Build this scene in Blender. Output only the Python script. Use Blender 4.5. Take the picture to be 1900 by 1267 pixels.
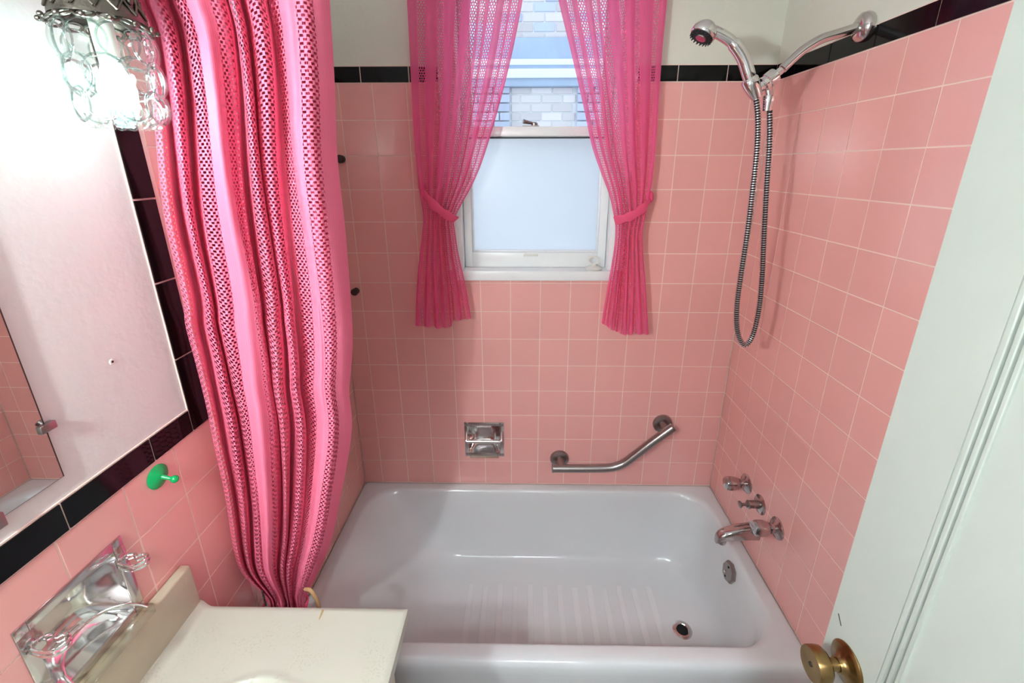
import bpy, bmesh, math, random
from mathutils import Vector, Matrix, Euler

for o in list(bpy.data.objects):
    bpy.data.objects.remove(o)
S = bpy.context.scene
COL = S.collection
rnd = random.Random(7)

# ------------------------------------------------------------------ camera
P = 0.11                                   # pitch of the 4 1/4 inch tiles
FPX, PPX, PPY = 800.50, 960.01, 562.89     # focal length and principal point, 1900x1267 frame
YAW, PITCH, ROLL = -0.01578, -0.30698, -0.00084
CAM = Vector((0.6748, -1.5201, 1.6749))
W = 1.4638                                 # alcove width
ZT = 1.93                                  # underside of the black trim
fw = Vector((math.sin(YAW)*math.cos(PITCH), math.cos(YAW)*math.cos(PITCH), math.sin(PITCH)))
_r = Vector((math.cos(YAW), -math.sin(YAW), 0)); _u = _r.cross(fw)
rt = _r*math.cos(ROLL) + _u*math.sin(ROLL)
up = _u*math.cos(ROLL) - _r*math.sin(ROLL)
cd = bpy.data.cameras.new('camera'); cam = bpy.data.objects.new('camera', cd); COL.objects.link(cam)
cam.matrix_world = Matrix(((rt.x, up.x, -fw.x, CAM.x), (rt.y, up.y, -fw.y, CAM.y), (rt.z, up.z, -fw.z, CAM.z), (0, 0, 0, 1)))
cd.sensor_fit = 'HORIZONTAL'; cd.sensor_width = 36; cd.lens = FPX/1900*36
cd.shift_x = -(PPX-950)/1900; cd.shift_y = -(633.5-PPY)/1900
cd.clip_start = 0.02
S.camera = cam

def px(u, v, ax, val):
    """photo pixel -> point on the plane {axis = val}"""
    d = fw + rt*((u-PPX)/FPX) - up*((v-PPY)/FPX)
    return CAM + d*((val-CAM[ax])/d[ax])

# ------------------------------------------------------------------ light and exposure
WORLD_STRENGTH = 1.32
LAMP_STRENGTH = 34.0                       # bulb beside the shower curtain
LAMP2_STRENGTH = 1350.0                      # bulb beside the doorway
HALL_POWER = 20.0
wd = bpy.data.worlds.new('overcast_sky'); S.world = wd; wd.use_nodes = True
bg = wd.node_tree.nodes['Background']
bg.inputs[0].default_value = (0.74, 0.87, 1.0, 1); bg.inputs[1].default_value = WORLD_STRENGTH
vs = S.view_settings
vs.view_transform = 'Standard'; vs.look = 'None'; vs.gamma = 1; vs.use_curve_mapping = False
vs.exposure = 0.42
S.cycles.transparent_max_bounces = 20
S.cycles.max_bounces = 8
S.cycles.sample_clamp_indirect = 25

# ------------------------------------------------------------------ materials
def nm(name):
    m = bpy.data.materials.new(name); m.use_nodes = True
    nt = m.node_tree
    return m, nt, nt.nodes['Principled BSDF'], nt.nodes['Material Output']
def N(nt, typ, **kw):
    n = nt.nodes.new(typ)
    for k, v in kw.items(): setattr(n, k, v)
    return n
def math_(nt, op, a, b=None, c=None):
    n = nt.nodes.new('ShaderNodeMath'); n.operation = op
    for i, x in enumerate((a, b, c)):
        if x is None: continue
        if isinstance(x, (int, float)): n.inputs[i].default_value = x
        else: nt.links.new(x, n.inputs[i])
    return n.outputs[0]
def plain(name, col, rough=0.5, metal=0.0, bump=0, bscale=200, var=0.0, vscale=8, spec=0.5):
    m, nt, b, out = nm(name)
    b.inputs['Base Color'].default_value = (*col, 1)
    b.inputs['Roughness'].default_value = rough; b.inputs['Metallic'].default_value = metal
    b.inputs['Specular IOR Level'].default_value = spec
    tc = N(nt, 'ShaderNodeTexCoord')
    if bump:
        n = N(nt, 'ShaderNodeTexNoise'); n.inputs['Scale'].default_value = bscale; n.inputs['Detail'].default_value = 3
        nt.links.new(tc.outputs['Object'], n.inputs['Vector'])
        bp = N(nt, 'ShaderNodeBump'); bp.inputs['Strength'].default_value = bump; bp.inputs['Distance'].default_value = 0.002
        nt.links.new(n.outputs[0], bp.inputs['Height']); nt.links.new(bp.outputs[0], b.inputs['Normal'])
    if var:
        n = N(nt, 'ShaderNodeTexNoise'); n.inputs['Scale'].default_value = vscale; n.inputs['Detail'].default_value = 4
        nt.links.new(tc.outputs['Object'], n.inputs['Vector'])
        r = N(nt, 'ShaderNodeValToRGB')
        r.color_ramp.elements[0].position = .3; r.color_ramp.elements[1].position = .7
        r.color_ramp.elements[0].color = (*[c*(1-var) for c in col], 1); r.color_ramp.elements[1].color = (*[min(1, c*(1+var*.5)) for c in col], 1)
        nt.links.new(n.outputs[0], r.inputs[0]); nt.links.new(r.outputs[0], b.inputs['Base Color'])
    return m
def tile_mat(name, col, rough, var):
    m, nt, b, out = nm(name)
    oi = N(nt, 'ShaderNodeObjectInfo'); mx = N(nt, 'ShaderNodeMix', data_type='RGBA')
    mx.inputs['A'].default_value = (*[c*(1-var) for c in col], 1); mx.inputs['B'].default_value = (*[min(1, c*(1+var)) for c in col], 1)
    nt.links.new(oi.outputs['Random'], mx.inputs['Factor']); nt.links.new(mx.outputs['Result'], b.inputs['Base Color'])
    b.inputs['Roughness'].default_value = rough
    b.inputs['Coat Weight'].default_value = 0.3; b.inputs['Coat Roughness'].default_value = 0.04
    tc = N(nt, 'ShaderNodeTexCoord'); n = N(nt, 'ShaderNodeTexNoise'); n.inputs['Scale'].default_value = 22
    nt.links.new(tc.outputs['Object'], n.inputs['Vector'])
    bp = N(nt, 'ShaderNodeBump'); bp.inputs['Strength'].default_value = 0.06; bp.inputs['Distance'].default_value = 0.003
    nt.links.new(n.outputs[0], bp.inputs['Height']); nt.links.new(bp.outputs[0], b.inputs['Normal']); nt.links.new(bp.outputs[0], b.inputs['Coat Normal'])
    return m
def clear_mat(name, tint=(1, 1, 1), edge=0.55, base=0.06, rough=0.02, power=3.0):
    """thin clear glass: see-through with a reflective rim"""
    m, nt, b, out = nm(name); nt.nodes.remove(b)
    t = N(nt, 'ShaderNodeBsdfTransparent'); t.inputs[0].default_value = (*tint, 1)
    g = N(nt, 'ShaderNodeBsdfGlossy'); g.inputs['Roughness'].default_value = rough
    lw = N(nt, 'ShaderNodeLayerWeight'); lw.inputs['Blend'].default_value = .5
    f = math_(nt, 'POWER', lw.outputs['Facing'], power)
    f = math_(nt, 'MULTIPLY_ADD', f, edge, base)
    mx = N(nt, 'ShaderNodeMixShader'); nt.links.new(f, mx.inputs[0]); nt.links.new(t.outputs[0], mx.inputs[1]); nt.links.new(g.outputs[0], mx.inputs[2])
    nt.links.new(mx.outputs[0], out.inputs[0])
    return m
def cloth_mat(name, col, solid_alpha, mesh_alpha, cols, pitch, transl=0.45, hole=0.56):
    """UV.x counts bands (even = plain weave, odd = open net), UV.y is length in metres"""
    m, nt, b, out = nm(name); nt.nodes.remove(b)
    uv = N(nt, 'ShaderNodeUVMap'); sp = N(nt, 'ShaderNodeSeparateXYZ'); nt.links.new(uv.outputs[0], sp.inputs[0])
    s, v = sp.outputs[0], sp.outputs[1]
    fl = math_(nt, 'FLOOR', s); fr = math_(nt, 'FRACT', s)
    net = math_(nt, 'MODULO', fl, 2.0)
    bb = math_(nt, 'DIVIDE', v, pitch)
    odd = math_(nt, 'MODULO', math_(nt, 'FLOOR', bb), 2.0)
    aa = math_(nt, 'MULTIPLY_ADD', odd, 0.5, math_(nt, 'MULTIPLY', fr, float(cols)))
    ha = math_(nt, 'LESS_THAN', math_(nt, 'ABSOLUTE', math_(nt, 'SUBTRACT', math_(nt, 'FRACT', aa), 0.5)), hole*.5)
    hb = math_(nt, 'LESS_THAN', math_(nt, 'ABSOLUTE', math_(nt, 'SUBTRACT', math_(nt, 'FRACT', bb), 0.5)), 0.36)
    # open net, with a solid selvedge on both sides of each band
    inside = math_(nt, 'LESS_THAN', math_(nt, 'ABSOLUTE', math_(nt, 'SUBTRACT', fr, 0.5)), 0.47)
    hol = math_(nt, 'MULTIPLY', math_(nt, 'MULTIPLY', ha, hb), math_(nt, 'MULTIPLY', net, inside))
    # plain weave: fine vertical ribs
    rib = math_(nt, 'MULTIPLY_ADD', math_(nt, 'SINE', math_(nt, 'MULTIPLY', fr, 62.0)), 0.06, 0.97)
    cr = N(nt, 'ShaderNodeVectorMath', operation='SCALE'); cr.inputs[0].default_value = col
    nt.links.new(rib, cr.inputs['Scale'])
    d = N(nt, 'ShaderNodeBsdfDiffuse'); tl = N(nt, 'ShaderNodeBsdfTranslucent')
    nt.links.new(cr.outputs[0], d.inputs[0]); nt.links.new(cr.outputs[0], tl.inputs[0])
    mx = N(nt, 'ShaderNodeMixShader'); mx.inputs[0].default_value = transl
    nt.links.new(d.outputs[0], mx.inputs[1]); nt.links.new(tl.outputs[0], mx.inputs[2])
    tr = N(nt, 'ShaderNodeBsdfTransparent')
    # opacity = alpha(band) * (1 - hole)
    al = math_(nt, 'MULTIPLY_ADD', net, mesh_alpha-solid_alpha, solid_alpha)
    edge = math_(nt, 'GREATER_THAN', math_(nt, 'ABSOLUTE', math_(nt, 'SUBTRACT', fr, 0.5)), 0.44)
    al = math_(nt, 'MAXIMUM', al, edge)
    al = math_(nt, 'MULTIPLY', al, math_(nt, 'SUBTRACT', 1.0, hol))
    m2 = N(nt, 'ShaderNodeMixShader'); nt.links.new(al, m2.inputs[0]); nt.links.new(tr.outputs[0], m2.inputs[1]); nt.links.new(mx.outputs[0], m2.inputs[2])
    nt.links.new(m2.outputs[0], out.inputs[0])
    return m

M = {}
M['pink'] = tile_mat('pink_glazed_tile', (0.81, 0.39, 0.36), 0.20, 0.02)
M['black'] = tile_mat('black_glazed_tile', (0.0025, 0.002, 0.0025), 0.07, 0.2)
for nd in M['black'].node_tree.nodes:
    if nd.type == 'BSDF_PRINCIPLED': nd.inputs['Coat Weight'].default_value = 0; nd.inputs['Specular IOR Level'].default_value = 0.22
M['grout'] = plain('grout', (0.86, 0.62, 0.55), 0.9, bump=.2, bscale=400)
M['plaster'] = plain('painted_plaster', (0.72, 0.70, 0.61), 0.55, bump=.25, bscale=90, var=.03, vscale=5)
M['plaster_white'] = plain('white_painted_plaster', (0.72, 0.70, 0.68), 0.5, bump=.3, bscale=70, var=.03, vscale=6)
M['ceiling'] = plain('ceiling_paint', (0.8, 0.8, 0.78), 0.8, bump=.1)
M['floor'] = plain('floor_vinyl', (0.45, 0.40, 0.37), 0.5, var=.2, vscale=20)
M['white_paint'] = plain('white_gloss_paint', (0.86, 0.86, 0.87), 0.3, bump=.06, bscale=40)
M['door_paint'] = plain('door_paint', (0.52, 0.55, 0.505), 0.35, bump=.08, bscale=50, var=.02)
M['chrome'] = plain('chrome', (0.78, 0.76, 0.76), 0.10, 1.0)
M['tap_chrome'] = plain('tap_chrome', (0.52, 0.47, 0.47), 0.12, 1.0)
M['chrome_worn'] = plain('worn_chrome', (0.62, 0.59, 0.58), 0.16, 1.0, bump=.05, bscale=60)
M['pewter'] = plain('brushed_nickel', (0.34, 0.30, 0.29), 0.30, 1.0)
M['dark_metal'] = plain('dark_bronze', (0.07, 0.055, 0.05), 0.45, 1.0)
M['filigree'] = plain('antique_filigree', (0.16, 0.14, 0.12), 0.38, 1.0, bump=.3, bscale=300)
M['brass'] = plain('aged_brass', (0.30, 0.19, 0.075), 0.27, 1.0, var=.25, vscale=40)
M['enamel'] = None
M['green'] = plain('green_plastic', (0.0, 0.36, 0.10), 0.25)
M['white_plastic'] = plain('white_plastic', (0.78, 0.74, 0.68), 0.3)
M['rubber'] = plain('dark_rubber', (0.012, 0.012, 0.013), 0.6)
M['hole'] = plain('black_void', (0.003, 0.003, 0.003), 0.9)
M['mirror'] = plain('mirror_silver', (0.80, 0.78, 0.76), 0.01, 1.0)
M['mirror_edge'] = plain('tarnished_mirror_edge', (0.05, 0.03, 0.025), 0.5)
M['clear'] = clear_mat('clear_plastic', (0.93, 0.92, 0.88), 0.6, 0.10)
M['bubble'] = clear_mat('bubble_glass', (0.97, 0.995, 0.985), 0.55, 0.03, 0.03, 3.0)
M['bubble_rim'] = clear_mat('bubble_glass_rim', (0.74, 0.82, 0.80), 0.5, 0.16, 0.05, 1.6)
M['pane'] = clear_mat('window_glass', (0.97, 0.99, 1.0), 0.5, 0.03)
M['wood_tan'] = plain('tan_cord', (0.50, 0.30, 0.14), 0.6)
M['cabinet'] = plain('cabinet_paint', (0.62, 0.55, 0.45), 0.5)
M['stone'] = plain('blue_grey_stone', (0.42, 0.52, 0.68), 0.8, bump=.2, var=.05)
M['ext_white'] = plain('exterior_white', (0.85, 0.90, 0.95), 0.6)
M['mortar'] = plain('pale_mortar', (0.85, 0.86, 0.88), 0.9, bump=.3)
M['ground'] = plain('concrete_path', (0.45, 0.45, 0.45), 0.9, var=.1)
M['brick'] = tile_mat('pale_brick', (0.72, 0.665, 0.68), 0.85, 0.16)
M['brick_blue'] = tile_mat('blue_grey_brick', (0.52, 0.57, 0.72), 0.85, 0.12)
M['curtain'] = cloth_mat('shower_curtain_net', (0.93, 0.225, 0.36), 1.0, 1.0, 3, 0.0056, 0.14, 0.56)
M['sheer'] = cloth_mat('sheer_net', (0.97, 0.165, 0.38), 0.87, 0.97, 3, 0.0072, 0.5, 0.56)
M['tie'] = plain('pink_cloth_tie', (0.72, 0.07, 0.17), 0.8, bump=.3, bscale=500)
def frosted():
    m, nt, b, out = nm('frosted_glass'); nt.nodes.remove(b)
    t = N(nt, 'ShaderNodeBsdfTranslucent'); t.inputs[0].default_value = (0.89, 0.895, 0.91, 1)
    g = N(nt, 'ShaderNodeBsdfGlossy'); g.inputs['Roughness'].default_value = .35
    mx = N(nt, 'ShaderNodeMixShader'); mx.inputs[0].default_value = .06
    nt.links.new(t.outputs[0], mx.inputs[1]); nt.links.new(g.outputs[0], mx.inputs[2]); nt.links.new(mx.outputs[0], out.inputs[0])
    return m
M['frosted'] = frosted()
def enamel():
    m, nt, b, out = nm('white_enamel')
    b.inputs['Base Color'].default_value = (0.68, 0.685, 0.70, 1); b.inputs['Roughness'].default_value = .16
    b.inputs['Coat Weight'].default_value = .25; b.inputs['Coat Roughness'].default_value = .05
    return m
M['enamel'] = enamel()
M['tread'] = plain('tread_strip', (0.70, 0.695, 0.71), 0.35)
def counter_mat():
    m, nt, b, out = nm('cream_cultured_marble')
    tc = N(nt, 'ShaderNodeTexCoord'); geo = N(nt, 'ShaderNodeNewGeometry')
    a = N(nt, 'ShaderNodeTexNoise'); a.inputs['Scale'].default_value = 13; a.inputs['Detail'].default_value = 3
    f = N(nt, 'ShaderNodeTexNoise'); f.inputs['Scale'].default_value = 260; f.inputs['Detail'].default_value = 4
    for n in (a, f): nt.links.new(geo.outputs['Position'], n.inputs['Vector'])
    ra = N(nt, 'ShaderNodeMapRange'); ra.inputs[1].default_value = .50; ra.inputs[2].default_value = .68; nt.links.new(a.outputs[0], ra.inputs[0])
    rf = N(nt, 'ShaderNodeMapRange'); rf.inputs[1].default_value = .52; rf.inputs[2].default_value = .64; nt.links.new(f.outputs[0], rf.inputs[0])
    k = math_(nt, 'MULTIPLY', ra.outputs[0], rf.outputs[0]); k = math_(nt, 'MULTIPLY', k, .30)
    mx = N(nt, 'ShaderNodeMix', data_type='RGBA'); nt.links.new(k, mx.inputs['Factor'])
    mx.inputs['A'].default_value = (0.47, 0.46, 0.39, 1); mx.inputs['B'].default_value = (0.27, 0.20, 0.11, 1)
    nt.links.new(mx.outputs['Result'], b.inputs['Base Color'])
    b.inputs['Roughness'].default_value = .28
    return m
M['counter'] = counter_mat()
M['splash'] = plain('yellowed_shaded_marble', (0.50, 0.45, 0.33), 0.3, var=.06, vscale=20)  # aged yellow tone, plus the shade on the backsplash face put into the colour
M['stain'] = plain('tan_stain', (0.36, 0.26, 0.12), 0.4)
def bulb_mat(power, col):
    m, nt, b, out = nm('lit_bulb'); nt.nodes.remove(b)
    e = N(nt, 'ShaderNodeEmission'); e.inputs[0].default_value = (*col, 1); e.inputs[1].default_value = power
    nt.links.new(e.outputs[0], out.inputs[0]); return m
M['bulb'] = bulb_mat(LAMP_STRENGTH, (.70, 1.0, 1.0)); M['bulb2'] = bulb_mat(LAMP2_STRENGTH, (.93, 1.0, 1.03))

# ------------------------------------------------------------------ mesh helpers
class MB:
    def __init__(s): s.v = []; s.f = []; s.uv = None
    def add(s, vs, fs):
        o = len(s.v); s.v += [Vector(x) for x in vs]; s.f += [tuple(i+o for i in f) for f in fs]; return s
    def box(s, x0, x1, y0, y1, z0, z1):
        return s.add([(x0,y0,z0),(x1,y0,z0),(x1,y1,z0),(x0,y1,z0),(x0,y0,z1),(x1,y0,z1),(x1,y1,z1),(x0,y1,z1)],
                     [(0,3,2,1),(4,5,6,7),(0,1,5,4),(1,2,6,5),(2,3,7,6),(3,0,4,7)])
    def rings(s, rings, cap0=True, cap1=True):
        n = len(rings[0]); o = len(s.v)
        for r in rings: s.v += [Vector(p) for p in r]
        for i in range(len(rings)-1):
            for j in range(n):
                k = (j+1) % n
                s.f.append((o+i*n+j, o+i*n+k, o+(i+1)*n+k, o+(i+1)*n+j))
        if cap0: s.f.append(tuple(o+j for j in reversed(range(n))))
        if cap1: s.f.append(tuple(o+(len(rings)-1)*n+j for j in range(n)))
        return s
    def tube(s, pts, rad, n=12, caps=True):
        pts = [Vector(p) for p in pts]
        if not isinstance(rad, (list, tuple)): rad = [rad]*len(pts)
        t0 = (pts[1]-pts[0]).normalized()
        ref = Vector((0, 1, 0)) if abs(t0.y) < .9 else Vector((1, 0, 0))
        a = t0.cross(ref).normalized(); rings = []
        for i, p in enumerate(pts):
            t = (pts[min(i+1, len(pts)-1)] - pts[max(i-1, 0)]).normalized()
            a = (a - t*a.dot(t)).normalized(); b = t.cross(a)
            rings.append([p + (a*math.cos(2*math.pi*j/n) + b*math.sin(2*math.pi*j/n))*rad[i] for j in range(n)])
        return s.rings(rings, caps, caps)
    def lathe(s, base, axis, prof, n=24, cap0=True, cap1=True):
        base = Vector(base); ax = Vector(axis).normalized()
        ref = Vector((0, 0, 1)) if abs(ax.z) < .9 else Vector((1, 0, 0))
        a = ax.cross(ref).normalized(); b = ax.cross(a)
        return s.rings([[base + ax*h + (a*math.cos(2*math.pi*j/n) + b*math.sin(2*math.pi*j/n))*max(r, 1e-5) for j in range(n)] for r, h in prof], cap0, cap1)
    def ball(s, c, ex, ey, ez, n=16, m=10):
        c = Vector(c); ex, ey, ez = Vector(ex), Vector(ey), Vector(ez)
        rr = []
        for i in range(m+1):
            th = math.pi*(i/m); z = math.cos(th); r = max(math.sin(th), 1e-4)
            rr.append([c + ez*z + (ex*math.cos(2*math.pi*j/n) + ey*math.sin(2*math.pi*j/n))*r for j in range(n)])
        return s.rings(rr, True, True)
    def torus(s, c, axis, R, r, n=32, m=8, sx=1.0):
        c = Vector(c); ax = Vector(axis).normalized()
        ref = Vector((0, 0, 1)) if abs(ax.z) < .9 else Vector((1, 0, 0))
        a = ax.cross(ref).normalized(); b = ax.cross(a); o = len(s.v)
        for i in range(n):
            t = 2*math.pi*i/n; d = a*math.cos(t)*sx + b*math.sin(t)
            for j in range(m):
                q = 2*math.pi*j/m; s.v.append(c + d*(R + r*math.cos(q)) + ax*(r*math.sin(q)))
        for i in range(n):
            for j in range(m):
                s.f.append((o+i*m+j, o+((i+1)%n)*m+j, o+((i+1)%n)*m+(j+1)%m, o+i*m+(j+1)%m))
        return s
    def build(s, name, mat, parent=None, smooth=True, bevel=0, seg=2, origin=None, angle=40):
        lo = [min(p[i] for p in s.v) for i in range(3)]; hi = [max(p[i] for p in s.v) for i in range(3)]
        c = Vector(origin) if origin is not None else Vector(((lo[0]+hi[0])/2, (lo[1]+hi[1])/2, lo[2]))
        me = bpy.data.meshes.new(name); me.from_pydata([tuple(p-c) for p in s.v], [], s.f)
        if s.uv:
            l = me.uv_layers.new(name='UVMap')
            for lp in me.loops: l.data[lp.index].uv = s.uv[lp.vertex_index]
        me.materials.append(mat)
        bm = bmesh.new(); bm.from_mesh(me); bmesh.ops.recalc_face_normals(bm, faces=bm.faces)
        if bevel:
            bmesh.ops.bevel(bm, geom=[e for e in bm.edges if e.is_manifold and e.calc_face_angle(0) > .6], offset=bevel, segments=seg, affect='EDGES', profile=.5)
        if smooth:
            for f in bm.faces: f.smooth = True
            for e in bm.edges:
                if e.is_manifold and e.calc_face_angle(0) > math.radians(angle): e.smooth = False
        bm.to_mesh(me); bm.free()
        o = bpy.data.objects.new(name, me); COL.objects.link(o)
        place(o, c, parent); return o
WORLD = {}
def place(o, loc, parent=None):
    loc = Vector(loc); WORLD[o.name] = loc
    if parent is not None:
        o.parent = parent; o.location = loc - WORLD[parent.name]
    else: o.location = loc
def tag(o, label, cat, group=None):
    o['label'] = label; o['category'] = cat
    if group: o['group'] = group
    return o
def thing(name, loc, label, cat, group=None):
    o = bpy.data.objects.new(name, None); COL.objects.link(o); place(o, loc); o.empty_display_size = .05
    return tag(o, label, cat, group)
def struct(o, label=None):
    o['kind'] = 'structure'
    if label: o['label'] = label
    return o
def spline(pts, n=8):
    pts = [Vector(p) for p in pts]; out = []
    for i in range(len(pts)-1):
        p0, p1, p2, p3 = pts[max(i-1, 0)], pts[i], pts[i+1], pts[min(i+2, len(pts)-1)]
        for k in range(n):
            t = k/n
            out.append(.5*((2*p1) + (p2-p0)*t + (2*p0-5*p1+4*p2-p3)*t*t + (3*p1-p0-3*p2+p3)*t**3))
    out.append(pts[-1]); return out
def cells(x0, x1, z0, z1, holes):
    xs = sorted({x0, x1, *[min(max(h[i], x0), x1) for h in holes for i in (0, 1)]})
    zs = sorted({z0, z1, *[min(max(h[i], z0), z1) for h in holes for i in (2, 3)]})
    for i in range(len(xs)-1):
        for j in range(len(zs)-1):
            cx, cz = (xs[i]+xs[i+1])/2, (zs[j]+zs[j+1])/2
            if xs[i+1]-xs[i] > 1e-6 and zs[j+1]-zs[j] > 1e-6 and not any(h[0] < cx < h[1] and h[2] < cz < h[3] for h in holes):
                yield xs[i], xs[i+1], zs[j], zs[j+1]

# tile pieces: local frame a (right), b (up), n (out of the wall)
TILE_CACHE = {}
def tile_mesh(rects, mat, cap=False, bow=0.0006):
    """rects: list of (a0,a1,b0,b1) that share edges; one pillowed tile is made of their union"""
    key = (mat.name, cap, tuple(tuple(round(x, 4) for x in r) for r in rects))
    if key in TILE_CACHE: return TILE_CACHE[key]
    bm = bmesh.new(); vm = {}
    def V(a, b):
        k = (round(a, 5), round(b, 5))
        if k not in vm: vm[k] = bm.verts.new((a, b, 0))
        return vm[k]
    fs = [bm.faces.new((V(r[0], r[2]), V(r[1], r[2]), V(r[1], r[3]), V(r[0], r[3]))) for r in rects]
    if len(fs) > 1:
        fs = bmesh.ops.dissolve_faces(bm, faces=fs)['region']
    f = fs[0]; outer = list(f.verts)
    i1 = bmesh.ops.inset_region(bm, faces=[f], thickness=.0009, use_even_offset=True)
    for v in outer: v.co.z = -.0011
    mid = [v for v in f.verts]
    bmesh.ops.inset_region(bm, faces=[f], thickness=.0022, use_even_offset=True)
    for v in mid: v.co.z = -.0003
    be = [e for e in bm.edges if e.is_boundary]
    ex = bmesh.ops.extrude_edge_only(bm, edges=be)
    for g in ex['geom']:
        if isinstance(g, bmesh.types.BMVert): g.co.z = -.006
    if cap:                                            # rounded cap tile: bulges out of the wall
        for v in bm.verts: v.co.z += .0015
    bmesh.ops.recalc_face_normals(bm, faces=bm.faces)
    for q in bm.faces: q.smooth = True
    for e in bm.edges:
        if e.is_manifold and e.calc_face_angle(0) > .9: e.smooth = False
    me = bpy.data.meshes.new('tile'); bm.to_mesh(me); bm.free(); me.materials.append(mat)
    TILE_CACHE[key] = me; return me
FR = {'back': Matrix(((1, 0, 0), (0, 0, -1), (0, 1, 0))),      # a=+x b=+z n=-y
      'left': Matrix(((0, 0, 1), (1, 0, 0), (0, 1, 0))),       # a=+y b=+z n=+x
      'right': Matrix(((0, 0, -1), (-1, 0, 0), (0, 1, 0)))}    # a=-y b=+z n=-x
def wpos(side, a, b, n=0):
    return {'back': Vector((a, -n, b)), 'left': Vector((n, a, b)), 'right': Vector((W-n, -a, b))}[side]
def lay_tile(wall, side, a0, a1, b0, b1, holes=(), name='tile', mat='pink', gap=.0016, cap=False, tilt=.0022):
    a0 += gap; a1 -= gap; b0 += gap; b1 -= gap
    if a1-a0 < .008 or b1-b0 < .008: return None
    ca, cb = (a0+a1)/2, (b0+b1)/2
    rs = [(x0-ca, x1-ca, z0-cb, z1-cb) for x0, x1, z0, z1 in cells(a0, a1, b0, b1, [h for h in holes if h[0] < a1 and h[1] > a0 and h[2] < b1 and h[3] > b0])]
    if not rs: return None
    if max(r[1] for r in rs)-min(r[0] for r in rs) < .008 or max(r[3] for r in rs)-min(r[2] for r in rs) < .008: return None
    me = tile_mesh(rs, M[mat], cap)
    o = bpy.data.objects.new(name, me); COL.objects.link(o)
    o.rotation_euler = (FR[side] @ Euler((rnd.gauss(0, tilt), rnd.gauss(0, tilt), 0)).to_matrix()).to_euler()
    place(o, wpos(side, ca, cb), wall)
    return o

# ------------------------------------------------------------------ setting
CEIL = 2.42; FRONT = -1.80; TH = .14
WIN = (0.445, 0.985, 1.285, 2.26)                       # window opening
DISH = (0.4380, 0.5910, 0.5290, 0.6835)                 # soap dish in the back wall
HOLD = (-1.1175, -0.9645, 0.9320, 1.0855)               # tumbler holder in the left wall (y, z)
OFF = 0.0034                                            # plaster and grout bed lie behind the tile faces
rim = 0.39

b = MB()
for c in cells(-.14, W+.14, 0, CEIL, [WIN, (DISH[0]+.004, DISH[1]-.004, DISH[2]+.004, DISH[3]-.004)]): b.box(c[0], c[1], OFF, OFF+TH, c[2], c[3])
wall_back = struct(b.build('wall_back', M['plaster'], smooth=False), 'back wall with the window, pink tiled below cream plaster')
b = MB()
for c in cells(FRONT, OFF, 0, CEIL, [(HOLD[0]+.004, HOLD[1]-.004, HOLD[2]+.004, HOLD[3]-.004)]): b.box(-OFF-TH, -OFF, c[0], c[1], c[2], c[3])
wall_left = struct(b.build('wall_left', M['plaster_white'], smooth=False), 'left wall with mirror and pink wainscot under black trim')
wall_right = struct(MB().box(W+OFF, W+OFF+TH, FRONT, OFF, 0, CEIL).build('wall_right', M['plaster'], smooth=False), 'right wall with the shower, pink tiled under black trim')
b = MB()
for c in cells(-.14, W+.14, 0, CEIL, [(.46, 1.255, 0, 2.04)]): b.box(c[0], c[1], FRONT-.12, FRONT, c[2], c[3])
wall_front = struct(b.build('wall_front', M['plaster_white'], smooth=False), 'wall with the doorway')
struct(MB().box(-.9, 2.4, -3.3, .14, -.1, 0).build('floor', M['floor'], smooth=False), 'vinyl floor')
struct(MB().box(-.9, 2.4, -3.3, .14, CEIL, CEIL+.1).build('ceiling', M['ceiling'], smooth=False), 'painted ceiling')
b = MB().box(-.9, 2.4, -3.4, -3.3, 0, CEIL); b.box(-1, -.9, -3.4, FRONT, 0, CEIL); b.box(2.4, 2.5, -3.4, FRONT, 0, CEIL)
b.box(-.9, -.14, FRONT-.12, FRONT, 0, CEIL); b.box(W+.14, 2.4, FRONT-.12, FRONT, 0, CEIL)
struct(b.build('wall_hall', M['plaster_white'], smooth=False), 'hallway walls outside the doorway')

# grout beds behind the tiles
gb = .0012
b = MB()
for c in cells(0, W, rim-.02, ZT+.05, [WIN, DISH]): b.box(c[0], c[1], gb, gb+.004, c[2], c[3])
b.build('grout_bed', M['grout'], wall_back, smooth=False)
YT = -.768                                              # camera-side edge of the tall tiling
b = MB()
for c in cells(YT, 0, .02, ZT+.05, []): b.box(-gb-.004, -gb, *c)
for c in cells(-1.79, YT, .02, 1.21, [HOLD]): b.box(-gb-.004, -gb, *c)
b.build('grout_bed', M['grout'], wall_left, smooth=False)
b = MB().box(W+gb, W+gb+.004, -.99, 0, .02, ZT+.05)
b.build('grout_bed', M['grout'], wall_right, smooth=False)

# pink tiles ---- back wall
XL = .315*P
def rows(z_top, z_bot):
    r = 0
    while ZT-r*P > z_bot+1e-6:
        hi, lo = ZT-r*P, max(ZT-(r+1)*P, z_bot)
        if lo < z_top: yield max(lo, z_bot), min(hi, z_top)
        r += 1
WT = (WIN[0]-.004, WIN[1]+.004, WIN[2], WIN[3])
for lo, hi in rows(ZT, rim-.004):
    for c in range(0, 14):
        a0, a1 = max(c*P-XL, 0.0), min((c+1)*P-XL, W)
        lay_tile(wall_back, 'back', a0, a1, lo, hi, [WT, DISH])
# right wall
ROFF = .5121*P
for lo, hi in rows(ZT, rim-.004):
    for c in range(0, 10):
        a0 = 0 if c == 0 else ROFF+(c-1)*P
        lay_tile(wall_right, 'right', a0, min(ROFF+c*P, .99), lo, hi)
for lo, hi in rows(rim-.02, 0.05):
    for c in range(7, 10): lay_tile(wall_right, 'right', max(ROFF+(c-1)*P, .715), min(ROFF+c*P, .99), lo, hi)
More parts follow.
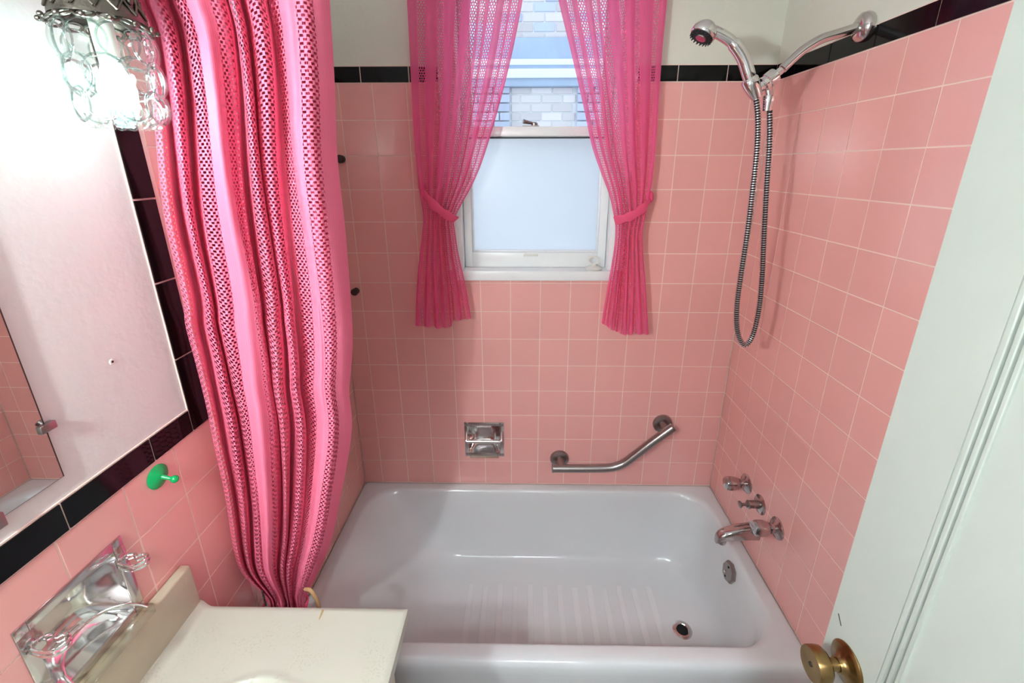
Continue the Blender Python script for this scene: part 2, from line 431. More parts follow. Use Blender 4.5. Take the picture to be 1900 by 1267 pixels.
# left wall: tall part above the tub, low wainscot beside the vanity
ycol = [-.051-.11*k for k in range(0, 15)]
for lo, hi in rows(ZT, rim-.004):
    lay_tile(wall_left, 'left', ycol[0], 0, lo, hi)
    for k in range(6):
        a1, a0 = ycol[k], ycol[k+1]
        lay_tile(wall_left, 'left', max(a0, -.7195), a1, lo, hi)
low_top = ZT-7*P
for lo, hi in rows(low_top, 0.05):
    for k in range(5, 14):
        a1, a0 = min(ycol[k], -.7195 if lo > rim else -.705), ycol[k+1]
        if k == 5 and lo > rim: continue
        lay_tile(wall_left, 'left', max(a0, -1.79), a1, lo, hi, [HOLD])
for lo, hi in rows(low_top, rim): lay_tile(wall_left, 'left', ycol[6], -.7195, lo, hi)
# black trim
ZB = ZT+.0485
def trim_run(wall, side, edges, lo, hi, vertical=False):
    for e0, e1 in zip(edges[:-1], edges[1:]):
        if vertical: lay_tile(wall, side, lo, hi, e0, e1, name='black_trim_tile', mat='black', gap=.0017, cap=True)
        else: lay_tile(wall, side, e0, e1, lo, hi, [WT] if side == 'back' else [], name='black_trim_tile', mat='black', gap=.0017, cap=True)
def xb(u, v): return px(u, v, 1, 0).x
trim_run(wall_back, 'back', [0, xb(668, 135), xb(758, 135), WIN[0]], ZT, ZB)
trim_run(wall_back, 'back', [WIN[1], xb(1258, 135), xb(1350, 135), W], ZT, ZB)
trim_run(wall_right, 'right', [0, .098, .250, .404, .556, .71, .862, .99], ZT, ZB)
trim_run(wall_left, 'left', [-.72, -.568, -.416, -.264, -.112, 0], ZT, ZB)
trim_run(wall_left, 'left', [-1.79, -1.484, -1.330, -1.175, -1.0195, -.863, -.768], low_top, low_top+.049)
trim_run(wall_left, 'left', [low_top+.0, 1.318, 1.4705, 1.6205, 1.772, 1.925, ZB], -.768, -.7195, True)
# cornice line of old screw anchor in the plaster
pa = px(208, 671, 0, -.003)
b = MB().lathe((-.0034, pa.y, pa.z), (1, 0, 0), [(.0052, 0), (.0046, .0012), (.0026, .0013)], 8)
o = b.build('wall_anchor', M['white_plastic'], wall_left)
MB().lathe((-.0022, pa.y, pa.z), (1, 0, 0), [(.0024, 0), (.0018, .0006)], 6).build('anchor_hole', M['hole'], o)

# ------------------------------------------------------------------ window
win = struct(bpy.data.objects.new('window_1', None)); COL.objects.link(win); place(win, (.715, .06, WIN[2]))
win['label'] = 'white double-hung window, frosted below and clear above'
x0, x1, z0, z1 = WIN
b = MB().box(x0-.004, x0+.012, -.004, .14, z0+.03, z1); b.box(x1-.012, x1+.004, -.004, .14, z0+.03, z1); b.box(x0, x1, -.004, .14, z1-.014, z1+.004)
b.build('window_jamb', M['white_paint'], win, smooth=False)
b = MB()
b.box(x0-.045, x0-.002, -.014, -.0005, z0+.035, z1+.06); b.box(x1+.002, x1+.045, -.014, -.0005, z0+.035, z1+.06); b.box(x0-.045, x1+.045, -.014, -.0005, z1+.004, z1+.06)
b.build('window_casing', M['white_paint'], win, bevel=.003)
MB().box(x0-.02, x1+.02, -.024, -.0005, z0, 1.321).box(x0+.0, x1-.0, -.0005, .14, z0, 1.321).build('window_sill', M['white_paint'], win, bevel=.004)
def sash(name, ax0, ax1, az0, az1, y0, y1, sw, rail_b, rail_t, pane):
    b = MB(); b.box(ax0, ax0+sw, y0, y1, az0, az1); b.box(ax1-sw, ax1, y0, y1, az0, az1)
    b.box(ax0+sw, ax1-sw, y0, y1, az0, az0+rail_b); b.box(ax0+sw, ax1-sw, y0, y1, az1-rail_t, az1)
    # glazing bead
    g = .006
    b.box(ax0+sw, ax0+sw+g, y0+.012, y1, az0+rail_b, az1-rail_t); b.box(ax1-sw-g, ax1-sw, y0+.012, y1, az0+rail_b, az1-rail_t)
    b.box(ax0+sw+g, ax1-sw-g, y0+.012, y1, az0+rail_b, az0+rail_b+g); b.box(ax0+sw+g, ax1-sw-g, y0+.012, y1, az1-rail_t-g, az1-rail_t)
    o = b.build(name, M['white_paint'], win, bevel=.0015)
    ym = (y0+y1)/2+.006
    MB().box(ax0+sw-.002, ax1-sw+.002, ym-.002, ym+.002, az0+rail_b-.002, az1-rail_t+.002).build('pane', M[pane], o, smooth=False)
    return o
lower = sash('lower_sash', x0+.014, x1-.014, 1.322, 1.803, .038, .072, .027, .054, .030, 'frosted')
upper = sash('upper_sash', x0+.013, x1-.013, 1.772, z1-.016, .080, .112, .030, .030, .045, 'pane')
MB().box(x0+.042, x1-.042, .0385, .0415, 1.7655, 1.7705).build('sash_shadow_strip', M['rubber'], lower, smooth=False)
q = px(985, 232, 1, .045)
lk = MB().box(q.x-.028, q.x+.028, .042, .066, 1.803, 1.807); lk.lathe((q.x+.012, .054, 1.806), (0, 0, 1), [(.012, 0), (.012, .008), (.008, .012)], 14)
lo_ = lk.build('sash_lock', M['pewter'], lower)
MB().tube([(q.x+.012, .054, 1.814), (q.x-.004, .050, 1.816), (q.x-.026, .044, 1.820)], [.004, .005, .0075], 10).build('lock_lever', M['pewter'], lo_)
q = px(985, 473, 1, .036)
MB().box(q.x-.026, q.x+.026, .032, .0385, q.z-.004, q.z+.004).build('sash_lift', M['clear'], lower, bevel=.002)

# ------------------------------------------------------------------ house next door, seen through the upper pane
NY = 3.0
hb = thing('brick_house', (.7, NY+.2, -1), 'pale brick side wall of a house seen outside through the window', 'house')
def nz(v, y=NY): return px(1005, v, 1, y).z
def nx(u, v, y=NY): return px(u, v, 1, y).x
BW, BH = .2018, .0790
MB().box(-3.5, 5, NY+.012, NY+.3, -1, 5.2).build('house_wall', M['mortar'], hb, smooth=False)
zband0, zband1 = nz(110, NY-.03), nz(69, NY-.03)
zl0 = nz(160, NY-.06)
def brick_box(x0, x1, z0, z1, y, mat):
    b = MB().box(x0+.006, x1-.006, y, y+.03, z0+.0055, z1-.0055)
    return b.build('brick', M[mat], hb, bevel=.003, seg=1)
nb = 0
# upper bricks: a course line sits at v=36 of the photo
zc = zband1
r_ = 0
while zc < nz(-60) and r_ < 9:
    zt = zc + (BH*.62 if r_ == 0 else BH)
    off = nx(1011, 20) + (BW/2 if r_ % 2 else 0) - 4*BW
    for k in range(9):
        brick_box(off+k*BW, off+(k+1)*BW, zc, zt, NY, 'brick_blue' if rnd.random() < .18 else 'brick')
    zc = zt; r_ += 1
xa, xb_ = nx(947, 200), nx(1069, 200)
zc = zl0+.004
for r_ in range(9):
    zt = zc-BH if r_ else zc-BH*.8
    off = nx(985, 185) + (BW/2 if r_ % 2 else 0) - 3*BW
    for k in range(6):
        p0, p1 = max(off+k*BW, xa+.004), min(off+(k+1)*BW, xb_-.004)
        if p1-p0 > .03: brick_box(p0, p1, zt, zc, NY, 'brick')
    for sx in (-1, 1):
        e = xa if sx < 0 else xb_
        for k in range(3):
            w0 = .105 if (r_ % 2) else .16
            s0 = e + sx*(k*BW - (0 if k == 0 else BW-w0)); s1 = e + sx*(w0 if k == 0 else w0+k*BW)
            brick_box(min(s0, s1), max(s0, s1), zt, zc, NY-.035, 'brick_blue')
    zc = zt
MB().box(-1.5, 3, NY-.03, NY+.02, zband0, zband1).build('stone_lintel', M['stone'], hb, bevel=.004)
MB().box(-1.5, 3, NY-.05, NY+.02, nz(120, NY-.05), zband0).build('lintel_strip', M['ext_white'], hb, bevel=.003)
MB().box(-1.5, 3, NY-.035, NY+.02, nz(127, NY-.04), nz(120, NY-.05)).build('grey_moulding', M['stone'], hb, smooth=False)  # blue-grey stone course, the dark line above the white ledge
MB().box(-1.5, 3, NY-.10, NY+.02, nz(144, NY-.1), nz(127, NY-.1)).build('white_ledge', M['ext_white'], hb, bevel=.006)
MB().box(-1.5, 3, NY-.07, NY+.02, zl0, nz(144, NY-.1)).build('ledge_moulding', M['stone'], hb, bevel=.006)
struct(MB().box(-4, 6, .3, NY, -1.1, -1).build('ground', M['ground'], smooth=False), 'path between the two houses')

# ------------------------------------------------------------------ bathtub
TY = -.70
def loop(ax0, ax1, ay0, ay1, r, z, nc=8, ns=10):
    """rounded rectangle, same point count every time; ay0 = back (larger y), ay1 = front"""
    pts = []
    cs = [(ax1-r, ay0-r, 0), (ax0+r, ay0-r, 90), (ax0+r, ay1+r, 180), (ax1-r, ay1+r, 270)]
    for i, (cx, cy, a) in enumerate(cs):
        arc = [Vector((cx+r*math.cos(math.radians(a+90*k/nc)), cy+r*math.sin(math.radians(a+90*k/nc)), z)) for k in range(nc+1)]
        pts += arc
        nx_, ny_, na = cs[(i+1) % 4]
        nxt = Vector((nx_+r*math.cos(math.radians(na)), ny_+r*math.sin(math.radians(na)), z))
        pts += [arc[-1].lerp(nxt, k/ns) for k in range(1, ns)]
    return pts
tub = thing('bathtub', (W/2, TY/2, 0), 'white enamel built-in bathtub under the window', 'bathtub')
e = .001
L = [loop(e, W-e, -e, TY+.012, .003, .002), loop(e, W-e, -e, TY+.006, .003, .30), loop(e, W-e, -e, TY, .004, .345), loop(e, W-e, -e, TY, .005, .372),
     loop(e, W-e, -e, TY+.004, .006, .383), loop(e+.002, W-e-.002, -e-.002, TY+.012, .008, .389), loop(.012, W-.010, -.010, TY+.02, .02, .3905),
     loop(.040, W-.040, -.036, TY+.046, .11, .3905), loop(.047, W-.046, -.041, TY+.051, .115, .389), loop(.055, W-.052, -.046, TY+.056, .12, .383),
     loop(.064, W-.058, -.050, TY+.060, .125, .370), loop(.10, W-.066, -.056, TY+.066, .13, .33), loop(.17, W-.080, -.066, TY+.076, .135, .24),
     loop(.235, W-.095, -.077, TY+.087, .135, .16), loop(.27, W-.108, -.085, TY+.095, .13, .12), loop(.295, W-.122, -.093, TY+.105, .125, .100),
     loop(.32, W-.14, -.106, TY+.118, .12, .089), loop(.345, W-.16, -.122, TY+.134, .11, .084), loop(.38, W-.19, -.15, TY+.16, .10, .082),
     loop(.5, W-.3, -.24, TY+.25, .08, .082)]
MB().rings(L, True, True).build('tub_shell', M['enamel'], tub, angle=60)
for k in range(13):
    xk = .47+k*.0585
    z = .0818
    b = MB().box(xk-.011, xk+.011, -.215-.01*(k % 2), -.52+.01*(k % 3), z, z+.0012)
    b.build('tread_strip', M['tread'], tub, bevel=.0005, seg=1)
dr = px(1266, 1168, 2, .084)
b = MB().lathe((dr.x, dr.y, .0815), (0, 0, 1), [(.034, 0), (.034, .002), (.029, .0042), (.022, .0042), (.0185, .001)], 28, True, True)
d_ = b.build('drain', M['chrome_worn'], tub)
MB().lathe((dr.x, dr.y, .0826), (0, 0, 1), [(.0195, 0), (.0195, .0014)], 24).build('drain_hole', M['hole'], d_)
# overflow plate on the steep end
ov = px(1356, 1061, 0, W-.066)
tl = Vector((-1, 0, -.16)).normalized()
tl = Vector((-.985, 0, .17)).normalized()
b = MB().lathe(Vector((W-.071, ov.y, ov.z)), tl, [(.036, -.004), (.036, .004), (.031, .0085), (.006, .0095)], 8)
o = b.build('overflow_plate', M['pewter'], tub, smooth=False)
b = MB(); a_ = Vector((W-.071, ov.y, ov.z)) + tl*.0085
for s in (-1, 1): b.lathe(a_+Vector((.003*s, 0, .019*s)), tl, [(.004, 0), (.004, .002), (.002, .003)], 8)
b.build('plate_screw', M['rubber'], o)
MB().tube([a_+tl*.001, a_+tl*.010], [.0055, .0045], 10).build('trip_lever', M['chrome'], o)

# ------------------------------------------------------------------ taps on the right wall
def tap(u, v, name, label, kind):
    p = px(u, v, 0, W)
    t = thing(name, (W, p.y, p.z), label, 'tap', 'taps over the tub end')
    c = Vector((W, p.y, p.z)); ax = (-1, 0, 0)
    if kind == 'knob':
        MB().lathe(c, ax, [(.0335, -.001), (.0335, .003), (.029, .008), (.018, .011), (.0135, .015), (.0125, .034), (.0125, .036)], 28).build('escutcheon', M['tap_chrome'], t)
        n = 40; rr = []
        for r, h in [(.012, .020), (.0165, .026), (.0195, .034), (.0225, .046), (.0240, .058), (.0235, .068), (.0205, .076), (.011, .0785)]:
            rr.append([c + Vector((-h, math.cos(2*math.pi*j/n)*r*(1+.05*math.cos(10*math.pi*j/n)), math.sin(2*math.pi*j/n)*r*(1+.05*math.cos(10*math.pi*j/n)))) for j in range(n)])
        MB().rings(rr).build('tap_knob', M['tap_chrome'], t)
        MB().lathe(c+Vector((-.0780, 0, 0)), ax, [(.0105, 0), (.008, .0015), (.001, .002)], 20).build('index_button', M['chrome_worn'], t)
    else:
        MB().lathe(c, ax, [(.0325, -.001), (.0325, .002), (.028, .006), (.013, .008)], 28).build('escutcheon', M['tap_chrome'], t)
        MB().lathe(c, ax, [(.0135, .006), (.0135, .024), (.0125, .025), (.0125, .038), (.0145, .039), (.0145, .042), (.007, .045)], 20).build('diverter_body', M['pewter'], t)
        MB().lathe(c, ax, [(.0085, .042), (.0095, .047), (.005, .050), (.005, .060), (.011, .066), (.0118, .069), (.008, .071)], 18).build('diverter_knob', M['pewter'], t)
    return t
tap(1386, 897, 'tap_handle', 'round chrome tap handle nearest the window wall', 'knob')
tap(1411, 936, 'diverter_valve', 'slim plunger diverter between the two tap handles', 'div')
tap(1443, 980, 'tap_handle', 'round chrome tap handle above the tub spout, away from the window', 'knob')
sp = thing('tub_spout', (W, -.352, .50), 'chrome tub spout low on the tiled wall above the overflow plate', 'spout')
def spr(x, z, w, h, flat=.0, n=20):
    out = []
    for j in range(n):
        a = 2*math.pi*j/n; cy, cz = math.cos(a), math.sin(a)
        sx = abs(cy)**.7*(1 if cy > 0 else -1); sz = abs(cz)**.7*(1 if cz > 0 else -1)
        out.append(Vector((x + (flat if cz < 0 else 0), -.352+w*sx, z+h*sz)))
    return out
b = MB().rings([spr(W, .503, .025, .027), spr(W-.02, .502, .0245, .0265), spr(W-.055, .498, .023, .024), spr(W-.085, .493, .021, .021), spr(W-.108, .486, .0195, .0185), spr(W-.122, .478, .018, .017), spr(W-.130, .470, .0145, .015), spr(W-.133, .464, .009, .012)])
b.build('spout_body', M['tap_chrome'], sp)
MB().lathe((W-.112, -.352, .452), (0, 0, 1), [(.0135, 0), (.0145, .004), (.015, .028)], 20).build('spout_mouth', M['tap_chrome'], sp)

# ------------------------------------------------------------------ shower arm, handset and hose
SY = -.36
def sy(u, v, y=SY): return px(u, v, 1, y)
arm = thing('wall_shower', (W, SY, 1.985), 'bent chrome shower arm with flange on the black trim', 'shower arm')
f0 = Vector((W, SY, 1.983))
MB().lathe(f0+Vector((.002, 0, 0)), (-1, 0, 0), [(.031, 0), (.032, .006), (.030, .013), (.022, .019), (.012, .022)], 28).build('flange', M['chrome_worn'], arm)
ap = spline([f0+Vector((-.015, 0, 0)), sy(1556, 62), sy(1523, 73), sy(1490, 93), sy(1468, 112), sy(1452, 128)], 6)
MB().tube(ap, .0105, 16).build('arm_pipe', M['chrome_worn'], arm)
d0 = (sy(1425, 150)-sy(1452, 128)).normalized()
b = MB().lathe(sy(1450, 130), d0, [(.0085, 0), (.0085, .012), (.012, .013), (.0175, .017), (.0185, .022), (.0185, .038), (.0165, .040), (.0165, .044), (.018, .046), (.018, .050), (.012, .052), (.0115, .075)], 24)
b.build('ball_joint_nut', M['chrome'], arm)
# cradle that holds the handset
cr0, cr1 = sy(1391, 150), sy(1402, 176)
cax = (cr1-cr0).normalized()
b = MB().lathe(cr0, cax, [(.0165, -.006), (.0195, -.002), (.0195, .010), (.0165, .030), (.0125, .044)], 24)
b.build('handset_cradle', M['chrome'], arm)
b = MB().tube([sy(1424, 160), sy(1426, 172), sy(1427, 180)], .008, 12); b.lathe(sy(1427, 178), (0, 0, -1), [(.0145, 0), (.0150, .006), (.0135, .016), (.0105, .034)], 18)
b.build('hose_outlet', M['chrome'], arm)
hs = thing('shower_handset', sy(1398, 165), 'chrome handheld shower head resting in its cradle', 'shower head')
hp = spline([cr0+cax*.040, sy(1396, 163), sy(1389, 138), sy(1379, 108), sy(1362, 82), sy(1341, 66), sy(1322, 57)], 6)
hr = [.0105+.0045*min(1, i/12) - (.0025 if i > 24 else 0) for i in range(len(hp))]
MB().tube(hp, hr, 18).build('handle', M['chrome'], hs)
hc = sy(1308, 57); hax = (sy(1294, 82)-sy(1310, 54)); hax = (hax.normalized()+Vector((0, -.12, 0))).normalized()
MB().lathe(hc-hax*.004, hax, [(.006, -.016), (.016, -.013), (.0235, -.006), (.0285, .003), (.0295, .012), (.0285, .017), (.027, .0185)], 30).build('spray_head', M['chrome'], hs)
fc = hc+hax*.0145
b = MB().lathe(fc-hax*.001, hax, [(.0255, 0), (.0255, .003), (.021, .0045)], 28, True, True)
o = b.build('spray_face', M['rubber'], hs)
a1 = hax.cross(Vector((0, 0, 1))).normalized(); a2 = hax.cross(a1)
b = MB()
for R_, n_ in ((.0245, 20), (.0205, 16)):
    for k in range(n_):
        t = 2*math.pi*k/n_; p_ = fc + (a1*math.cos(t)+a2*math.sin(t))*R_
        b.lathe(p_, hax+(a1*math.cos(t)+a2*math.sin(t))*.15, [(.0019, 0), (.0012, .007)], 6)
b.build('nozzles', M['rubber'], o)
MB().lathe(fc, hax, [(.013, .0025), (.012, .0055), (.004, .006)], 20).build('spray_centre', M['chrome_worn'], o)
# hose
hpts = [(1402, 178, -.360), (1406, 215, -.360), (1405, 270, -.360), (1398, 340, -.362), (1387, 430, -.366), (1374, 515, -.370), (1367, 575, -.372), (1369, 618, -.372), (1381, 640, -.370), (1396, 624, -.366), (1408, 575, -.362), (1414, 515, -.360), (1418, 430, -.358), (1423, 340, -.358), (1428, 262, -.359), (1428, 205, -.36)]
hpath = spline([px(u, v, 1, y) for u, v, y in hpts], 22)
# resample to even ribs
seg = [(hpath[i+1]-hpath[i]).length for i in range(len(hpath)-1)]; tot = sum(seg)
nr = int(tot/.0031)*2; pts = []; i = 0; acc = 0
for k in range(nr+1):
    d = tot*k/nr
    while i < len(seg)-1 and acc+seg[i] < d: acc += seg[i]; i += 1
    pts.append(hpath[i].lerp(hpath[i+1], min(1, (d-acc)/seg[i])))
o = thing('shower_hose', pts[0], 'ribbed chrome shower hose hanging in a loop beside the corner', 'hose')
MB().tube(pts[::4]+[pts[-1]], .0063, 10).build('hose_core', M['rubber'], o)
b = MB()                                                # wound metal rings over the core
for k in range(0, len(pts)-3, 4):
    q = pts[k:k+3]; b.tube([q[0], q[0].lerp(q[1], .4), q[1].lerp(q[2], .6), q[2]], [.0066, .0082, .0082, .0066], 12)
rg = b.build('hose_coil', M['chrome'], o, angle=60); rg['kind'] = 'stuff'

# ------------------------------------------------------------------ grab bar
gbm = thing('grab_bar', (1.03, 0, .6), 'angled brushed nickel grab bar on the tiled wall above the tub', 'grab bar')
GY = -.052
for (u, v, uu, vv) in ((1038, 850, 1040, 868), (1229, 785, 1238, 802)):
    c = px(u, v, 1, 0); c.y = 0
    e2 = px(uu, vv, 1, GY)
    o = MB().lathe(c, (0, -1, 0), [(.039, -.001), (.039, .005), (.036, .011), (.026, .014), (.022, .014)], 32).build('wall_flange', M['pewter'], gbm)
    MB().tube([c+Vector((0, -.010, 0)), c.lerp(e2, .6)+Vector((0, -.008, 0)), e2], [.018, .0165, .015], 18).build('post', M['pewter'], gbm)
ga = [px(1026, 869, 1, GY), px(1085, 869, 1, GY), px(1128, 868, 1, GY), px(1147, 864, 1, GY), px(1163, 856, 1, GY), px(1205, 824, 1, GY), px(1248, 793, 1, GY)]
MB().tube(spline(ga, 8), .0165, 20).build('bar', M['pewter'], gbm)
for p_, q_ in ((ga[0], ga[1]), (ga[-1], ga[-2])):
    d = (p_-q_).normalized(); MB().lathe(p_-d*.002, d, [(.0175, 0), (.0178, .004), (.015, .0065)], 20).build('end_cap', M['pewter'], gbm)

# ------------------------------------------------------------------ recessed chrome fixtures (local a, b, n frame)
def frame_box(side, mb, a0, a1, b0, b1, n0, n1):
    pts = [wpos(side, a, bb, n) for n in (n0, n1) for (a, bb) in ((a0, b0), (a1, b0), (a1, b1), (a0, b1))]
    mb.add(pts, [(0, 3, 2, 1), (4, 5, 6, 7), (0, 1, 5, 4), (1, 2, 6, 5), (2, 3, 7, 6), (3, 0, 4, 7)])
def recess(side, H, t, tray=True):
    a0, a1, b0, b1 = H; m = .013
    mb = MB(); fl = .004
    for c in cells(a0-fl, a1+fl, b0-fl, b1+fl, [(a0+m, a1-m, b0+m, b1-m)]): frame_box(side, mb, *c, .0002, .0032)
    mb.build('face_plate', M['chrome_worn'], t, bevel=.0012, seg=2)
    # curved bowl set into the wall
    mb = MB(); na, nb_ = 20, 16; vs = []; A0, A1, B0, B1 = a0+m-.001, a1-m+.001, b0+m-.001, b1-m+.001
    for j in range(nb_+1):
        for i in range(na+1):
            s_, q_ = i/na, j/nb_
            d = (1-abs(2*s_-1)**4)*(1-abs(2*q_-1)**4)
            vs.append(wpos(side, A0+(A1-A0)*s_, B0+(B1-B0)*q_, .001-.058*d))
    mb.add(vs, [(j*(na+1)+i, j*(na+1)+i+1, (j+1)*(na+1)+i+1, (j+1)*(na+1)+i) for j in range(nb_) for i in range(na)])
    mb.build('bowl', M['chrome'], t)
sd = thing('soap_dish', (.515, 0, .53), 'square recessed chrome soap dish in the tiled wall above the tub', 'soap dish')
recess('back', DISH, sd)
ca = (DISH[0]+DISH[1])/2
bz = .617
mb = MB().tube([(DISH[0]+.008, -.030, bz), (DISH[1]-.008, -.030, bz)], .0075, 16); mb.build('hand_bar', M['chrome'], sd)
for xx in (DISH[0]+.006, DISH[1]-.006):
    MB().tube([(xx, -.002, bz+.028), (xx, -.018, bz+.020), (xx, -.029, bz+.002)], [.005, .0055, .0065], 10).build('bar_bracket', M['chrome'], sd)
def tray(side, t, a0, a1, b, n1, h, mat, name='tray'):
    mb = MB(); nn = 16; am = (a0+a1)/2
    def outl(k, s): return (am+(a1-a0)/2*s*math.cos(math.pi*k/nn)*1.0)
    # clear lipped tray: floor plate plus front wall
    frame_box(side, mb, a0, a1, b, b+.003, -.035, n1); frame_box(side, mb, a0, a1, b, b+h, n1-.003, n1)
    frame_box(side, mb, a0, a0+.003, b, b+h, -.02, n1); frame_box(side, mb, a1-.003, a1, b, b+h, -.02, n1)
    return mb.build(name, M[mat], t, bevel=.001)
tray('back', sd, DISH[0]+.018, DISH[1]-.018, DISH[2]+.002, .022, .014, 'clear')
vs = [wpos('back', ca+.055*math.cos(math.pi*k/20), DISH[2]+.02+.042*math.sin(math.pi*k/20), .004) for k in range(21)]
MB().tube(vs, .0018, 8).build('soap_guard', M['clear'], sd)

th = thing('tumbler_holder', (0, -1.04, .93), 'recessed chrome toothbrush and soap holder above the cream vanity top', 'soap dish')
recess('left', HOLD, th)
tray('left', th, HOLD[0]+.010, HOLD[1]-.010, HOLD[2]+.004, .036, .020, 'clear')
arc = [wpos('left', (HOLD[0]+HOLD[1])/2+.060*math.cos(math.pi*k/20), HOLD[2]+.022+.030*math.sin(math.pi*k/20), .030-.050*math.sin(math.pi*k/20)) for k in range(21)]
MB().tube(arc, .0022, 8).build('soap_guard', M['chrome'], th)
for yy, s in ((HOLD[1]-.010, 1), (HOLD[0]+.012, -1)):
    zz = 1.048
    base = Vector((.003, yy, zz))
    mb = MB(); frame_box('left', mb, yy-.008, yy+.008, zz-.010, zz+.010, .002, .010); o = mb.build('clip_mount', M['chrome_worn'], th, bevel=.002)
    # two loops of bent strip standing out of the wall, like a paper clip
    path = [base+Vector(p) for p in ((.006, -.009, 0), (.026, -.013, 0), (.039, -.010, .0), (.045, 0, 0), (.039, .010, 0), (.030, .012, 0), (.023, .006, 0), (.016, .012, 0), (.006, .009, 0))]
    mb = MB()
    for dz in (-.004, .004): mb.tube(spline([p+Vector((0, 0, dz)) for p in path], 5), .0022, 8)
    mb.build('toothbrush_clip', M['chrome'], th)

# ------------------------------------------------------------------ vanity
CT = .82; CY = -.874; CX = .441; CE = -1.50
v_ = thing('washbasin_counter', (.22, -1.18, CT-.03), 'cream marbled vanity top with backsplash and shell basin, stained', 'vanity top')
nx_, ny_ = 74, 104; vs = []; fs = []
bc = Vector((.232, -1.222))
xs = [.0+(CX)*i/nx_ for i in range(nx_+1)]; ys = [CE+(CY-CE)*j/ny_ for j in range(ny_+1)]
def top_z(x, y):
    dx, dy = x-bc.x, y-bc.y
    th_ = math.atan2(dy, dx)
    R = 1/math.sqrt((math.cos(th_)/.165)**2+(math.sin(th_)/.215)**2)*(1-.035*(1-abs(math.sin(4.5*(th_-math.pi/2)+math.pi/4))**.6))
    r = math.hypot(dx, dy)/R
    z = 0
    if r < 1: z = -.115*(1-r**2.6)**.9 - .006*min(1, (1-r)*12)
    elif r < 1.06: z = .0025*math.sin((r-1)/.06*math.pi)
    if x < .040: z += .018*((.040-x)/.018)**2 if x > .022 else .018*1
    ed = min(CX-x, y-CE, CY-y)
    if ed < .006: z -= .004*(1-ed/.006)**2
    return CT+z
for j in range(ny_+1):
    for i in range(nx_+1): vs.append((xs[i], ys[j], top_z(xs[i], ys[j])))
fs = [(j*(nx_+1)+i, j*(nx_+1)+i+1, (j+1)*(nx_+1)+i+1, (j+1)*(nx_+1)+i) for j in range(ny_) for i in range(nx_)]
b = MB().add(vs, fs)
# skirt
per = [i for i in range(nx_+1)] + [j*(nx_+1)+nx_ for j in range(1, ny_+1)] + [ny_*(nx_+1)+i for i in range(nx_-1, -1, -1)] + [j*(nx_+1) for j in range(ny_-1, 0, -1)]
o0 = len(b.v)
for i in per: b.v.append(Vector((vs[i][0], vs[i][1], CT-.028)))
for k in range(len(per)):
    k2 = (k+1) % len(per); b.f.append((per[k], o0+k, o0+k2, per[k2]))
b.build('counter_slab', M['counter'], v_, angle=50)
b = MB(); frame_box('left', b, CE, CY-.002, CT-.005, .930, .0006, .0215)
b.build('backsplash', M['splash'], v_, bevel=.005, seg=3)
q0, q1 = px(600, 1131, 2, CT), px(592, 1150, 2, CT)
b = MB().add([q0+Vector((-.003, 0, .0002)), q0+Vector((.002, 0, .0002)), q1+Vector((.0008, 0, .0005)), q1+Vector((-.001, 0, .0005)), q0.lerp(q1, .5)+Vector((.0022, 0, .0005)), q0.lerp(q1, .5)+Vector((-.0018, 0, .0005))], [(0, 1, 4, 5), (5, 4, 2, 3)])
b.build('stain_streak', M['stain'], v_)
cb = thing('vanity_cabinet', (.21, -1.18, 0), 'tan vanity cabinet under the cream vanity top', 'cabinet')
MB().box(.012, .405, CE+.02, CY-.02, .0, CT-.1575).box(.012, .405, CE+.02, CY-.02, CT-.1575, CT-.156).build('carcass', M['cabinet'], cb, smooth=False)
b = MB()
b.box(.012, .03, CE+.02, CY-.02, CT-.156, CT-.0285); b.box(.405-.018, .405, CE+.02, CY-.02, CT-.156, CT-.0285); b.box(.03, .387, CE+.02, CE+.038, CT-.156, CT-.0285); b.box(.03, .387, CY-.038, CY-.02, CT-.156, CT-.0285)
b.build('top_frame', M['cabinet'], cb, smooth=False)
for k in (0, 1):
    y0_ = CE+.03+k*.272
    o = MB().box(.4055, .422, y0_, y0_+.262, .09, CT-.06).build('cabinet_door', M['cabinet'], cb, bevel=.003)
    MB().lathe((.422, y0_+(.235 if k == 0 else .027), .55), (1, 0, 0), [(.006, 0), (.006, .012), (.013, .018), (.012, .026), (.004, .028)], 16).build('door_pull', M['brass'], o)

# ------------------------------------------------------------------ green suction hook
gk = px(296, 884, 0, .004)
t = thing('suction_hook', (0, gk.y, gk.z), 'green plastic suction hook on a pink tile under the black trim', 'hook')
MB().lathe((.0, gk.y, gk.z), (1, 0, 0), [(.0225, .0004), (.0225, .0016), (.019, .0035), (.011, .008), (.0055, .010)], 28).build('suction_cup', M['green'], t)
MB().tube([(.008, gk.y, gk.z), (.018, gk.y+.001, gk.z-.004), (.025, gk.y+.002, gk.z-.006)], [.0045, .0035, .0035], 12).ball((.029, gk.y+.002, gk.z-.007), (.007, 0, 0), (0, .007, 0), (0, 0, .007)).build('hook_stem', M['green'], t)

